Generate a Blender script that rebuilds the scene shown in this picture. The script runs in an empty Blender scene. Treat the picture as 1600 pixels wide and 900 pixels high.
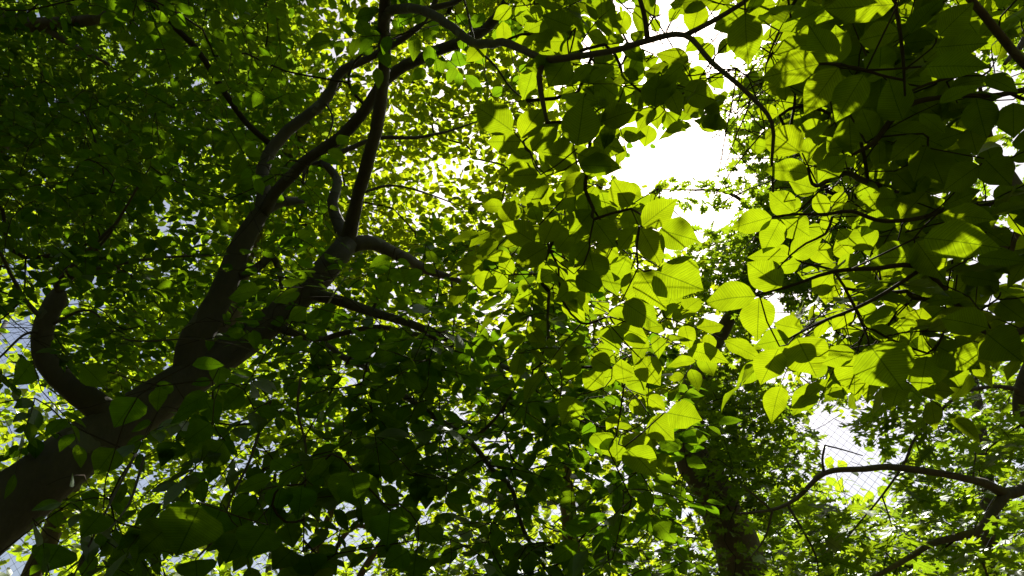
import bpy, math, random
import numpy as np

# ------------------------------------------------------------------ camera
SEED = 7
rng = np.random.default_rng(SEED)
random.seed(SEED)
scene = bpy.context.scene
COL = scene.collection
PITCH = math.radians(38.0)
F = 1062.0                                   # focal length in photograph pixels
CAMPOS = np.array([0.0, 0.0, 1.5])
RIGHT = np.array([1.0, 0.0, 0.0])
FWD = np.array([0.0, math.cos(PITCH), math.sin(PITCH)])
UPC = np.array([0.0, -math.sin(PITCH), math.cos(PITCH)])
UP = np.array([0.0, 0.0, 1.0])
cam_data = bpy.data.cameras.new('camera')
cam = bpy.data.objects.new('camera', cam_data)
COL.objects.link(cam)
cam.location = CAMPOS
cam.rotation_euler = (math.pi / 2 + PITCH, 0, 0)
cam_data.sensor_width = 36.0
cam_data.lens = 36.0 * F / 1600.0
cam_data.clip_start = 0.05
cam_data.clip_end = 2000
scene.camera = cam

# ------------------------------------------------------------------ light
SUNDIR = (1023 - 800) / F * RIGHT + (450 - 128) / F * UPC + FWD   # towards the sun
SUNDIR = SUNDIR / np.linalg.norm(SUNDIR)
sun_el = math.asin(SUNDIR[2])
sun_az = math.atan2(SUNDIR[0], SUNDIR[1])
world = bpy.data.worlds.new('World')
scene.world = world
world.use_nodes = True
wn = world.node_tree.nodes
wl = world.node_tree.links
bg = wn.get('Background') or wn.new('ShaderNodeBackground')
sky = wn.new('ShaderNodeTexSky')
sky.sky_type = 'NISHITA'
sky.sun_disc = False
sky.sun_elevation = sun_el
sky.sun_rotation = sun_az
sky.air_density = 1.0
sky.dust_density = 4.0
wl.new(sky.outputs[0], bg.inputs[0])
bg.inputs[1].default_value = 0.05
sd = bpy.data.lights.new('sun', 'SUN')
sd.energy = 5.0
sd.angle = math.radians(0.53)
sd.color = (1.0, 0.95, 0.86)
sun = bpy.data.objects.new('sun', sd)
COL.objects.link(sun)
from mathutils import Vector
sun.rotation_euler = Vector(SUNDIR).to_track_quat('Z', 'Y').to_euler()
sun.location = (0, 0, 30)
scene.view_settings.view_transform = 'Standard'
scene.view_settings.look = 'None'
scene.view_settings.gamma = 1.0
scene.view_settings.exposure = 1.35
scene.view_settings.use_curve_mapping = False
scene.render.engine = 'CYCLES'
cy = scene.cycles
cy.max_bounces = 6
cy.diffuse_bounces = 6
cy.glossy_bounces = 2
cy.transmission_bounces = 6
cy.transparent_max_bounces = 4
cy.caustics_reflective = False
cy.caustics_refractive = False
cy.use_denoising = True
try:
    cy.denoiser = 'OPENIMAGEDENOISE'
    cy.denoising_input_passes = 'RGB_ALBEDO_NORMAL'
except Exception:
    pass

# ------------------------------------------------------------------ helpers
def P(px, py, d):
    """point seen at photograph pixel (px, py) that lies d metres deep"""
    return CAMPOS + d * ((px - 800) / F * RIGHT + (450 - py) / F * UPC + FWD)

def project(pts):
    r = np.atleast_2d(pts) - CAMPOS
    z = r @ FWD
    zz = np.where(np.abs(z) < 1e-4, 1e-4, z)
    return 800 + F * (r @ RIGHT) / zz, 450 - F * (r @ UPC) / zz, z

def nrm(a):
    a = np.asarray(a, float)
    return a / (np.linalg.norm(a, axis=-1, keepdims=True) + 1e-12)

def tag(o, label=None, cat=None, group=None, kind=None):
    if label: o['label'] = label
    if cat: o['category'] = cat
    if group: o['group'] = group
    if kind: o['kind'] = kind
    return o

def link(name, mesh, parent=None):
    o = bpy.data.objects.new(name, mesh)
    COL.objects.link(o)
    if parent is not None:
        o.parent = parent
        o.matrix_parent_inverse = parent.matrix_basis.inverted()
    return o

def empty(name, loc):
    o = bpy.data.objects.new(name, None)
    o.empty_display_size = 0.3
    COL.objects.link(o)
    o.location = loc
    return o

# ------------------------------------------------------------------ materials
def new_mat(name):
    m = bpy.data.materials.new(name)
    m.use_nodes = True
    m.node_tree.nodes.clear()
    return m, m.node_tree.nodes, m.node_tree.links

def math_node(n, l, op, a, b=None, c=None, clamp=False):
    k = n.new('ShaderNodeMath'); k.operation = op; k.use_clamp = clamp
    for i, v in enumerate((a, b, c)):
        if v is None: continue
        if isinstance(v, (int, float)): k.inputs[i].default_value = v
        else: l.new(v, k.inputs[i])
    return k.outputs[0]

def mix_col(n, l, fac, a, b, mode='MIX'):
    k = n.new('ShaderNodeMix'); k.data_type = 'RGBA'; k.blend_type = mode
    for sock, v in ((k.inputs[0], fac), (k.inputs[6], a), (k.inputs[7], b)):
        if isinstance(v, (int, float)): sock.default_value = v
        elif isinstance(v, tuple): sock.default_value = (*v, 1)
        else: l.new(v, sock)
    return k.outputs[2]

def leaf_material(name, trans, trans2, refl, veins=True, nvein=9.0, slope=0.75):
    m, n, l = new_mat(name)
    out = n.new('ShaderNodeOutputMaterial')
    at = n.new('ShaderNodeAttribute'); at.attribute_name = 'rnd'
    oi = n.new('ShaderNodeObjectInfo')
    r = math_node(n, l, 'FRACT', math_node(n, l, 'ADD', at.outputs['Fac'], oi.outputs['Random']))
    tcol = mix_col(n, l, r, trans, trans2)
    geo = n.new('ShaderNodeNewGeometry')
    nz = n.new('ShaderNodeTexNoise'); nz.inputs['Scale'].default_value = 26.0; nz.inputs['Detail'].default_value = 3.0
    l.new(geo.outputs['Position'], nz.inputs['Vector'])
    blot = math_node(n, l, 'MULTIPLY_ADD', nz.outputs[0], 0.9, 0.52)
    tcol = mix_col(n, l, 1.0, tcol, blot, 'MULTIPLY')
    rcol = mix_col(n, l, r, refl, tuple(x * 0.7 for x in refl))
    bump_h = None
    if veins:
        uv = n.new('ShaderNodeUVMap'); uv.uv_map = 'UVMap'
        sp = n.new('ShaderNodeSeparateXYZ'); l.new(uv.outputs[0], sp.inputs[0])
        aw = math_node(n, l, 'ABSOLUTE', math_node(n, l, 'SUBTRACT', sp.outputs[1], 0.5))
        t2 = math_node(n, l, 'MULTIPLY', math_node(n, l, 'SUBTRACT', sp.outputs[0], math_node(n, l, 'MULTIPLY', aw, slope)), nvein)
        fr = math_node(n, l, 'ABSOLUTE', math_node(n, l, 'SUBTRACT', math_node(n, l, 'FRACT', t2), 0.5))
        side = math_node(n, l, 'LESS_THAN', fr, 0.06)
        soft = math_node(n, l, 'SUBTRACT', 0.5, fr)                      # 0 at the vein, 0.5 between veins
        mid = math_node(n, l, 'LESS_THAN', aw, 0.008)
        v = math_node(n, l, 'MAXIMUM', math_node(n, l, 'MULTIPLY', side, 0.5), math_node(n, l, 'MULTIPLY', mid, 0.62))
        nz2 = n.new('ShaderNodeTexVoronoi'); nz2.feature = 'DISTANCE_TO_EDGE'; nz2.inputs['Scale'].default_value = 230.0
        l.new(geo.outputs['Position'], nz2.inputs['Vector'])
        fine = math_node(n, l, 'LESS_THAN', nz2.outputs['Distance'], 0.035)
        v = math_node(n, l, 'MAXIMUM', v, math_node(n, l, 'MULTIPLY', fine, 0.14))
        tcol = mix_col(n, l, v, tcol, (0.02, 0.045, 0.002))
        shade = math_node(n, l, 'MULTIPLY_ADD', soft, 0.55, 0.74)
        tcol = mix_col(n, l, 1.0, tcol, shade, 'MULTIPLY')
        bump_h = soft
    dif = n.new('ShaderNodeBsdfDiffuse'); l.new(rcol, dif.inputs[0])
    trn = n.new('ShaderNodeBsdfTranslucent'); l.new(tcol, trn.inputs[0])
    mx = n.new('ShaderNodeMixShader'); mx.inputs[0].default_value = 0.6
    l.new(dif.outputs[0], mx.inputs[1]); l.new(trn.outputs[0], mx.inputs[2])
    gl = n.new('ShaderNodeBsdfGlossy'); gl.inputs['Roughness'].default_value = 0.42
    gl.inputs[0].default_value = (0.9, 0.95, 0.9, 1)
    fz = n.new('ShaderNodeFresnel'); fz.inputs[0].default_value = 1.35
    fac = math_node(n, l, 'MULTIPLY', fz.outputs[0], 0.08)
    mg = n.new('ShaderNodeMixShader')
    l.new(fac, mg.inputs[0]); l.new(mx.outputs[0], mg.inputs[1]); l.new(gl.outputs[0], mg.inputs[2])
    if bump_h is not None:
        bp = n.new('ShaderNodeBump'); bp.inputs['Strength'].default_value = 0.35; bp.inputs['Distance'].default_value = 0.002
        l.new(bump_h, bp.inputs['Height'])
        for s in (dif, trn, gl): l.new(bp.outputs[0], s.inputs['Normal'])
    l.new(mg.outputs[0], out.inputs[0])
    return m

def bark_material(name, c1, c2, scale=18.0, stretch=0.35, bump=0.5):
    m, n, l = new_mat(name)
    out = n.new('ShaderNodeOutputMaterial')
    b = n.new('ShaderNodeBsdfPrincipled'); b.inputs['Roughness'].default_value = 0.85
    tc = n.new('ShaderNodeTexCoord'); mp = n.new('ShaderNodeMapping'); mp.inputs['Scale'].default_value = (1, 1, stretch)
    l.new(tc.outputs['Object'], mp.inputs[0])
    a = n.new('ShaderNodeTexNoise'); a.inputs['Scale'].default_value = scale; a.inputs['Detail'].default_value = 8; a.inputs['Roughness'].default_value = 0.65
    l.new(mp.outputs[0], a.inputs['Vector'])
    a2 = n.new('ShaderNodeTexNoise'); a2.inputs['Scale'].default_value = 4.0; a2.inputs['Detail'].default_value = 4
    l.new(tc.outputs['Object'], a2.inputs['Vector'])
    vz = n.new('ShaderNodeTexVoronoi'); vz.inputs['Scale'].default_value = scale * 2.2; l.new(mp.outputs[0], vz.inputs['Vector'])
    col = mix_col(n, l, a.outputs[0], c1, c2)
    lich = math_node(n, l, 'GREATER_THAN', a2.outputs[0], 0.62)
    col = mix_col(n, l, math_node(n, l, 'MULTIPLY', lich, 0.35), col, (0.20, 0.22, 0.15))
    l.new(col, b.inputs['Base Color'])
    h = math_node(n, l, 'ADD', a.outputs[0], math_node(n, l, 'MULTIPLY', vz.outputs['Distance'], 0.6))
    bp = n.new('ShaderNodeBump'); bp.inputs['Strength'].default_value = bump; bp.inputs['Distance'].default_value = 0.012
    l.new(h, bp.inputs['Height']); l.new(bp.outputs[0], b.inputs['Normal'])
    l.new(b.outputs[0], out.inputs[0])
    return m

def plain_material(name, col, rough=0.6, metal=0.0):
    m, n, l = new_mat(name)
    out = n.new('ShaderNodeOutputMaterial')
    b = n.new('ShaderNodeBsdfPrincipled'); b.inputs['Roughness'].default_value = rough; b.inputs['Metallic'].default_value = metal
    nz = n.new('ShaderNodeTexNoise'); nz.inputs['Scale'].default_value = 9.0; nz.inputs['Detail'].default_value = 5
    c = mix_col(n, l, nz.outputs[0], tuple(x * 0.7 for x in col), tuple(min(1, x * 1.25) for x in col))
    b.inputs['Specular IOR Level'].default_value = 0.12
    l.new(c, b.inputs['Base Color']); l.new(b.outputs[0], out.inputs[0])
    return m

def ground_material():
    m, n, l = new_mat('forest_floor')
    out = n.new('ShaderNodeOutputMaterial')
    b = n.new('ShaderNodeBsdfPrincipled'); b.inputs['Roughness'].default_value = 0.95
    tc = n.new('ShaderNodeTexCoord')
    a = n.new('ShaderNodeTexNoise'); a.inputs['Scale'].default_value = 0.6; a.inputs['Detail'].default_value = 9; l.new(tc.outputs['Object'], a.inputs['Vector'])
    v = n.new('ShaderNodeTexVoronoi'); v.inputs['Scale'].default_value = 14; l.new(tc.outputs['Object'], v.inputs['Vector'])
    c = mix_col(n, l, a.outputs[0], (0.05, 0.035, 0.02), (0.05, 0.07, 0.02))
    c = mix_col(n, l, math_node(n, l, 'MULTIPLY', v.outputs['Distance'], 0.6), c, (0.11, 0.075, 0.04))
    l.new(c, b.inputs['Base Color'])
    bp = n.new('ShaderNodeBump'); bp.inputs['Distance'].default_value = 0.03; l.new(v.outputs['Distance'], bp.inputs['Height']); l.new(bp.outputs[0], b.inputs['Normal'])
    l.new(b.outputs[0], out.inputs[0])
    return m

M_BROADSHADE = leaf_material('shaded_broad_leaf', (0.135, 0.29, 0.003), (0.195, 0.32, 0.004), (0.018, 0.05, 0.004))  # darker, greener copy of the broad leaf, with shade put into its colour
M_BROAD = leaf_material('broad_leaf', (0.25, 0.36, 0.003), (0.305, 0.40, 0.003), (0.022, 0.06, 0.004))
M_ROUND = leaf_material('round_leaf', (0.35, 0.50, 0.007), (0.50, 0.57, 0.010), (0.03, 0.07, 0.006))
M_OAK = leaf_material('lobed_leaf', (0.25, 0.41, 0.008), (0.33, 0.45, 0.010), (0.03, 0.07, 0.007), nvein=6.0)
M_SMALL = leaf_material('small_leaf', (0.29, 0.44, 0.009), (0.40, 0.49, 0.012), (0.03, 0.07, 0.006), veins=False)
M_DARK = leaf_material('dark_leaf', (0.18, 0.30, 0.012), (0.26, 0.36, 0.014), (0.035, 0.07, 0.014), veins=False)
M_BARK = bark_material('smooth_grey_bark', (0.04, 0.032, 0.024), (0.105, 0.086, 0.064), 22.0, 0.6, 0.35)
M_BARKR = bark_material('rough_brown_bark', (0.05, 0.038, 0.026), (0.15, 0.11, 0.075), 13.0, 0.2, 0.9)
M_TWIG = plain_material('twig_bark', (0.05, 0.038, 0.026), 1.0)
M_DRY = plain_material('dry_twig', (0.30, 0.26, 0.20), 0.8)
M_STEEL = plain_material('galvanised_wire', (0.10, 0.105, 0.11), 0.9, 0.0)

# ------------------------------------------------------------------ leaf templates (t along, w across, z off the plane)
def ovate(n, width, fold, curl, wave=0.0, peak=0.42, tipp=1.5):
    """midrib + two edges, acuminate tip"""
    ts = np.linspace(0, 1, n + 1)
    def half(t):
        s = t ** (math.log(0.5) / math.log(peak))
        w = math.sin(math.pi * s) ** 0.82
        if t > 0.72: w *= 1 - 0.38 * math.sin((t - 0.72) / 0.28 * math.pi / 2) * (1 - (t - 0.72) / 0.28 * 0.2)
        return 0.5 * width * w
    v, uv, polys = [], [], []
    def zz(t, w): return fold * abs(w) - curl * (t - 0.35) ** 2 + wave * math.sin(t * 14 + (1 if w > 0 else 2.2)) * abs(w)
    for t in ts: v.append((t, 0, zz(t, 0))); uv.append((t, 0.5))
    for sgn in (1, -1):
        off = len(v)
        inner = ts[1:-1]
        for t in inner:
            w = half(t) * sgn
            v.append((t, w, zz(t, w))); uv.append((t, 0.5 + w))
        for i in range(n):
            a, b = i, i + 1
            ea, eb = off + i - 1, off + i
            if i == 0: q = [a, b, eb]
            elif i == n - 1: q = [a, b, ea]
            else: q = [a, b, eb, ea]
            polys.append(q if sgn < 0 else q[::-1])
    return np.array(v, float), np.array(uv, float), polys

def lobed(pairs, fold, curl):
    """half outline given as (t, w) pairs; each half is one polygon along the midrib"""
    v, uv, polys = [], [], []
    def zz(t, w): return fold * abs(w) - curl * (t - 0.4) ** 2
    mids = [0.0, 0.33, 0.66, 1.0]
    for t in mids: v.append((t, 0, zz(t, 0))); uv.append((t, 0.5))
    for sgn in (1, -1):
        off = len(v)
        for t, w in pairs: v.append((t, w * sgn, zz(t, w))); uv.append((t, 0.5 + w * sgn))
        q = [0, 1, 2, 3] + [off + i for i in reversed(range(len(pairs)))]
        polys.append(q if sgn < 0 else q[::-1])
    return np.array(v, float), np.array(uv, float), polys

OAK = [(0.10, 0.02), (0.17, 0.20), (0.22, 0.17), (0.27, 0.07), (0.36, 0.11), (0.44, 0.36), (0.48, 0.27), (0.56, 0.33), (0.50, 0.10), (0.60, 0.10), (0.72, 0.34),
       (0.74, 0.22), (0.82, 0.22), (0.74, 0.08), (0.86, 0.13), (0.90, 0.05)]
OAKS = [(0.12, 0.02), (0.20, 0.19), (0.30, 0.07), (0.46, 0.35), (0.50, 0.10), (0.72, 0.32), (0.72, 0.10), (0.88, 0.12)]
TEMPL = {
    'broad0': ovate(9, 0.62, 0.16, 0.20, 0.05), 'broad1': ovate(9, 0.56, 0.25, 0.34, 0.08), 'broad2': ovate(9, 0.66, 0.08, 0.12, 0.10), 'broad3': ovate(9, 0.60, 0.20, 0.05, 0.12),
    'mid0': ovate(5, 0.60, 0.18, 0.22), 'mid1': ovate(5, 0.66, 0.10, 0.12),
    'low0': ovate(3, 0.66, 0.15, 0.2), 'low1': ovate(3, 0.62, 0.25, 0.1),
    'oak0': lobed(OAK, 0.12, 0.25), 'oak1': lobed(OAK, 0.22, 0.05), 'oaks': lobed(OAKS, 0.15, 0.2),
}
FAMILY = {'broad': ['broad0', 'broad1', 'broad2', 'broad3'], 'mid': ['mid0', 'mid1'], 'low': ['low0', 'low1'], 'oak': ['oak0', 'oak1'], 'oaks': ['oaks']}

class Leaves:
    """growing list of leaf placements of one tree"""
    def __init__(s): s.base, s.axis, s.nor, s.len, s.wid, s.tpl, s.hand = [], [], [], [], [], [], []
    def add(s, base, axis, nor, ln, tpl, wid=1.0, hand=False):
        s.base.append(base); s.axis.append(axis); s.nor.append(nor); s.len.append(ln); s.wid.append(wid); s.tpl.append(tpl); s.hand.append(hand)
    def arrays(s):
        b = np.array(s.base).reshape(-1, 3); a = nrm(np.array(s.axis).reshape(-1, 3)); m = np.array(s.nor).reshape(-1, 3)
        m = nrm(m - (m * a).sum(1, keepdims=True) * a)
        return b, a, m, np.array(s.len), np.array(s.wid), np.array(s.tpl), np.array(s.hand, bool)

def mesh_from_arrays(name, verts, loops, totals, uvs=None, rnd=None, mat=None, smooth=True):
    me = bpy.data.meshes.new(name)
    me.vertices.add(len(verts)); me.vertices.foreach_set('co', np.ascontiguousarray(verts, np.float32).ravel())
    me.loops.add(len(loops)); me.loops.foreach_set('vertex_index', np.ascontiguousarray(loops, np.int32))
    starts = np.concatenate(([0], np.cumsum(totals)[:-1])).astype(np.int32)
    me.polygons.add(len(totals)); me.polygons.foreach_set('loop_start', starts)
    me.polygons.foreach_set('loop_total', np.ascontiguousarray(totals, np.int32))
    if uvs is not None:
        ul = me.uv_layers.new(name='UVMap'); ul.data.foreach_set('uv', np.ascontiguousarray(uvs, np.float32)[loops].ravel())
    if rnd is not None:
        at = me.attributes.new('rnd', 'FLOAT', 'POINT'); at.data.foreach_set('value', np.ascontiguousarray(rnd, np.float32))
    if smooth: me.polygons.foreach_set('use_smooth', np.ones(len(totals), bool))
    me.update(calc_edges=True); me.validate()
    if mat: me.materials.append(mat)
    return me

def bulk_leaves(name, b, a, m, ln, wd, tp, mat, mat2=None):
    MI = []
    side = np.cross(m, a)
    V, L, T, U, R = [], [], [], [], []
    off = 0
    for key in sorted(set(tp)):
        k = np.where(tp == key)[0]
        v, uv, polys = TEMPL[key]
        vv = (b[k, None] + v[None, :, 0:1] * (a * ln[:, None])[k, None] + v[None, :, 1:2] * (side * (ln * wd)[:, None])[k, None] + v[None, :, 2:3] * (m * ln[:, None])[k, None])
        n, c = len(k), len(v)
        fl = np.concatenate([np.array(p) for p in polys]); ft = np.array([len(p) for p in polys])
        V.append(vv.reshape(-1, 3)); L.append((fl[None] + (np.arange(n) * c)[:, None] + off).ravel()); T.append(np.tile(ft, n))
        U.append(np.tile(uv, (n, 1))); R.append(np.repeat(rng.random(n), c))
        off += n * c
        MI.append(np.full(n * len(polys), int(mat2 is not None and key.startswith('broad'))))
    me = mesh_from_arrays(name, np.concatenate(V), np.concatenate(L), np.concatenate(T), np.concatenate(U), np.concatenate(R), mat)
    if mat2 is not None:
        me.materials.append(mat2); me.polygons.foreach_set('material_index', np.concatenate(MI).astype(np.int32))
    return me

_proto = {}
def proto_leaf(key, mat):
    if (key, mat.name) not in _proto:
        v, uv, polys = TEMPL[key]
        fl = np.concatenate([np.array(p) for p in polys]); ft = np.array([len(p) for p in polys])
        _proto[(key, mat.name)] = mesh_from_arrays('leaf', v, fl, ft, uv, np.zeros(len(v)), mat)
    return _proto[(key, mat.name)]

# ------------------------------------------------------------------ tubes
def smooth_path(pts, rad, step):
    pts = np.array(pts, float); rad = np.array(rad, float)
    if len(pts) < 3:
        n = max(2, int(np.linalg.norm(pts[-1] - pts[0]) / step) + 1)
        t = np.linspace(0, 1, n)[:, None]
        return pts[0] + (pts[-1] - pts[0]) * t, rad[0] + (rad[-1] - rad[0]) * t[:, 0]
    ext = np.vstack([2 * pts[0] - pts[1], pts, 2 * pts[-1] - pts[-2]])
    op, orr = [], []
    for i in range(len(pts) - 1):
        p0, p1, p2, p3 = ext[i:i + 4]
        n = max(2, int(np.linalg.norm(p2 - p1) / step))
        for t in np.linspace(0, 1, n, endpoint=False):
            op.append(0.5 * ((2 * p1) + (-p0 + p2) * t + (2 * p0 - 5 * p1 + 4 * p2 - p3) * t * t + (-p0 + 3 * p1 - 3 * p2 + p3) * t ** 3))
            orr.append(rad[i] + (rad[i + 1] - rad[i]) * t)
    op.append(pts[-1]); orr.append(rad[-1])
    return np.array(op), np.array(orr)

def tube_arrays(pts, rad, sides, lump=0.0):
    n = len(pts)
    tan = nrm(np.gradient(pts, axis=0))
    ref = np.array([0.3, 0.9, 0.2]) if abs(tan[0] @ np.array([0.3, 0.9, 0.2])) < 0.8 else np.array([1.0, 0, 0])
    u = nrm(np.cross(tan[0], ref)); us = []
    for t in tan:
        u = nrm(u - (u @ t) * t); us.append(u)
    us = np.array(us); vs = np.cross(tan, us)
    ang = np.linspace(0, 2 * math.pi, sides, endpoint=False)
    rr = np.repeat(rad[:, None], sides, 1)
    if lump:
        k = np.arange(n)
        ph = rng.random(4) * 6
        rr = rr * (1 + lump * (np.sin(k[:, None] * 0.55 + ph[0] + np.sin(ang * 2 + ph[1])[None]) * 0.5 + np.sin(ang[None] * 3 + k[:, None] * 0.21 + ph[2]) * 0.5 + rng.normal(0, 0.35, (n, sides))))
    v = pts[:, None] + rr[..., None] * (np.cos(ang)[None, :, None] * us[:, None] + np.sin(ang)[None, :, None] * vs[:, None])
    i = np.arange(n - 1)[:, None] * sides; j = np.arange(sides)[None]; j2 = (j + 1) % sides
    q = np.stack([i + j, i + j2, i + sides + j2, i + sides + j], -1).reshape(-1, 4)
    loops = [q.ravel(), np.arange(sides)[::-1], np.arange(sides) + (n - 1) * sides]
    return v.reshape(-1, 3), np.concatenate(loops), np.concatenate([np.full(len(q), 4), [sides, sides]])

def tube_mesh(name, pts, rad, sides, mat, lump=0.0):
    v, l, t = tube_arrays(pts, rad, sides, lump)
    return mesh_from_arrays(name, v, l, t, mat=mat)

# ------------------------------------------------------------------ light openings and sky gaps in the canopy
def inside(poly, x, y):
    r = np.zeros(len(x), bool)
    n = len(poly)
    for i in range(n):
        x1, y1 = poly[i]; x2, y2 = poly[(i + 1) % n]
        c = ((y1 > y) != (y2 > y)) & (x < (x2 - x1) * (y - y1) / ((y2 - y1) or 1e-9) + x1)
        r ^= c
    return r

GAPS = [
    [(955, 215), (1010, 228), (1050, 214), (1080, 205), (1122, 198), (1143, 225), (1132, 262), (1108, 276), (1022, 284), (1012, 302), (985, 290), (958, 272)],
    [(1012, 45), (1060, 30), (1075, 50), (1078, 100), (1062, 92), (1030, 86), (1010, 95)],
    [(1058, 330), (1128, 326), (1126, 346), (1092, 356), (1064, 346)],
    [(1022, 296), (1100, 296), (1105, 307), (1022, 307)],
    [(1252, 655), (1282, 640), (1318, 655), (1300, 685), (1345, 706), (1352, 724), (1384, 752), (1398, 790), (1352, 787), (1300, 768), (1282, 690)],
    [(866, 130), (890, 110), (886, 130), (866, 146)],
    [(-40, 498), (44, 500), (50, 512), (40, 540), (-40, 548)],
]
LIT = []     # points of leaves that the sun reaches through an opening

# ------------------------------------------------------------------ trees
class Tree:
    def __init__(s, name, label, cat, base, bark, leafmat, group=None):
        s.root = empty(name, base); tag(s.root, label, cat, group)
        s.bark, s.leafmat = bark, leafmat
        s.nodes, s.nrad = [], []
        s.lv = Leaves(); s.anch = []; s.tw = []
        bpy.context.view_layer.update()
    def limb(s, name, pts, rad, sides=10, mat=None, lump=0.05, skel=True, step=None):
        rad = np.array(rad, float)
        p, r = smooth_path(pts, rad, step or max(0.03, rad.max() * 0.7))
        if lump and len(p) > 4:
            jit = rng.normal(0, 1, p.shape); jit[0] = jit[-1] = 0
            jit[1:-1] = (jit[:-2] + jit[1:-1] + jit[2:]) / 3
            p = p + jit * r[:, None] * 0.12
        o = link(name, tube_mesh(name, p, r, sides, mat or s.bark, lump), s.root)
        if skel:
            s.nodes.extend(list(p[::2])); s.nrad.extend(list(r[::2]))
        return o
    def spray(s, A, fam, size, nleaf, axis=None, droop=0.25, spread=0.35):
        """a pinnate leaf: rachis with alternate leaflets"""
        if axis is None:
            az = rng.uniform(0, 2 * math.pi); axis = np.array([math.cos(az), math.sin(az), rng.uniform(-droop - 0.25, 0.1)])
        axis = nrm(axis)
        n = nrm(UP + rng.normal(0, 0.22, 3)); n = nrm(n - (n @ axis) * axis)
        sd_ = np.cross(n, axis)
        L = size * (0.40 * nleaf - 0.3)
        rach = np.array([A + axis * L * t - UP * droop * L * 0.5 * t * t for t in (0, 0.35, 0.7, 1.0)])
        s.tw.append((rach, np.array([0.0022, 0.0018, 0.0015, 0.001]) * (0.6 + 4 * size), 4))
        for i in range(nleaf):
            last = i == nleaf - 1
            t = 1.0 if last else 0.12 + 0.85 * i / (nleaf - 1)
            b = A + axis * L * t - UP * droop * L * 0.5 * t * t
            sg = 1 if i % 2 else -1
            d = axis if last else nrm(axis * rng.uniform(0.25, 0.7) + sd_ * sg)
            d = nrm(d - UP * droop * rng.uniform(0.1, 1.3) + rng.normal(0, 0.1, 3))
            nn = n + rng.normal(0, spread, 3)
            ln = size * rng.uniform(0.75, 1.2) * (1.1 if last else 0.72 + 0.35 * math.sin(math.pi * (t * 0.8 + 0.15)))
            s.lv.add(b + d * size * 0.03, d, nn, ln, random.choice(FAMILY[fam]), rng.uniform(0.88, 1.1))
    def clump(s, A, fam, size, nleaf, R, spread=0.5, flat=0.55):
        for i in range(nleaf):
            o = rng.normal(0, 1, 3) * R * np.array([1, 1, flat])
            az = rng.uniform(0, 2 * math.pi)
            d = nrm(np.array([math.cos(az), math.sin(az), rng.uniform(-0.7, 0.15)]))
            nn = UP + rng.normal(0, spread, 3)
            s.lv.add(A + o, d, nn, size * rng.uniform(0.65, 1.25), random.choice(FAMILY[fam]), rng.uniform(0.85, 1.15))
    def region(s, x0, y0, x1, y1, d0, d1, n):
        out = []
        for _ in range(n):
            d = (rng.uniform(d0 ** 3, d1 ** 3)) ** (1 / 3)
            out.append(P(rng.uniform(x0, x1), rng.uniform(y0, y1), d))
        return out
    def grow(s, anchors, r0=0.0016, maxedge=0.3, wig=0.06):
        """connect the anchors to the limbs with branching twigs (minimum spanning growth)"""
        anchors = np.array(anchors)
        nodes = [np.array(p) for p in s.nodes]; base_n = len(nodes)
        par, pts = [-1] * base_n, np.array(nodes)
        cost = np.zeros(base_n)
        best = np.full(len(anchors), 1e9); bi = np.zeros(len(anchors), int)
        def relax(idx, p, c):
            d = np.linalg.norm(anchors - p, axis=1) + 0.12 * c
            k = d < best
            best[k] = d[k]; bi[k] = idx
        for i in range(base_n): relax(i, nodes[i], 0)
        todo = np.ones(len(anchors), bool); cl = list(cost)
        for _ in range(len(anchors)):
            j = int(np.argmin(np.where(todo, best, 1e9))); todo[j] = False
            src = bi[j]; a, b = nodes[src], anchors[j]
            d = np.linalg.norm(b - a); k = max(1, int(d / maxedge))
            last = src
            for q in range(1, k + 1):
                t = q / k
                p = a + (b - a) * t
                if q < k: p = p + rng.normal(0, wig * d / k, 3) + UP * 0.10 * d * t * (1 - t) * 2
                nodes.append(p); par.append(last); cl.append(cl[last] + d / k); last = len(nodes) - 1
                if todo.any(): relax(last, p, cl[last])
        n = len(nodes); cnt = np.zeros(n)
        has = np.zeros(n, bool)
        for i in range(n - 1, base_n - 1, -1):
            if cnt[i] == 0: cnt[i] = 1
            cnt[par[i]] += cnt[i]
        kids = {}
        for i in range(base_n, n): kids.setdefault(par[i], []).append(i)
        # chains: follow the heaviest child
        started = set()
        def chain(i):
            path = [par[i], i]
            while path[-1] in kids:
                ks = sorted(kids[path[-1]], key=lambda q: -cnt[q])
                for q in ks[1:]: stack.append(q)
                path.append(ks[0])
            return path
        stack = [i for i in range(base_n, n) if par[i] < base_n]
        while stack:
            i = stack.pop()
            path = chain(i)
            pp = np.array([nodes[q] for q in path]); rr = np.array([r0 * math.sqrt(max(1, cnt[q])) for q in path]); rr[0] = rr[1]
            rr = np.minimum(rr, 0.02)
            sp, sr = smooth_path(pp, rr, 0.09)
            s.tw.append((sp, sr, 5))

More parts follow.
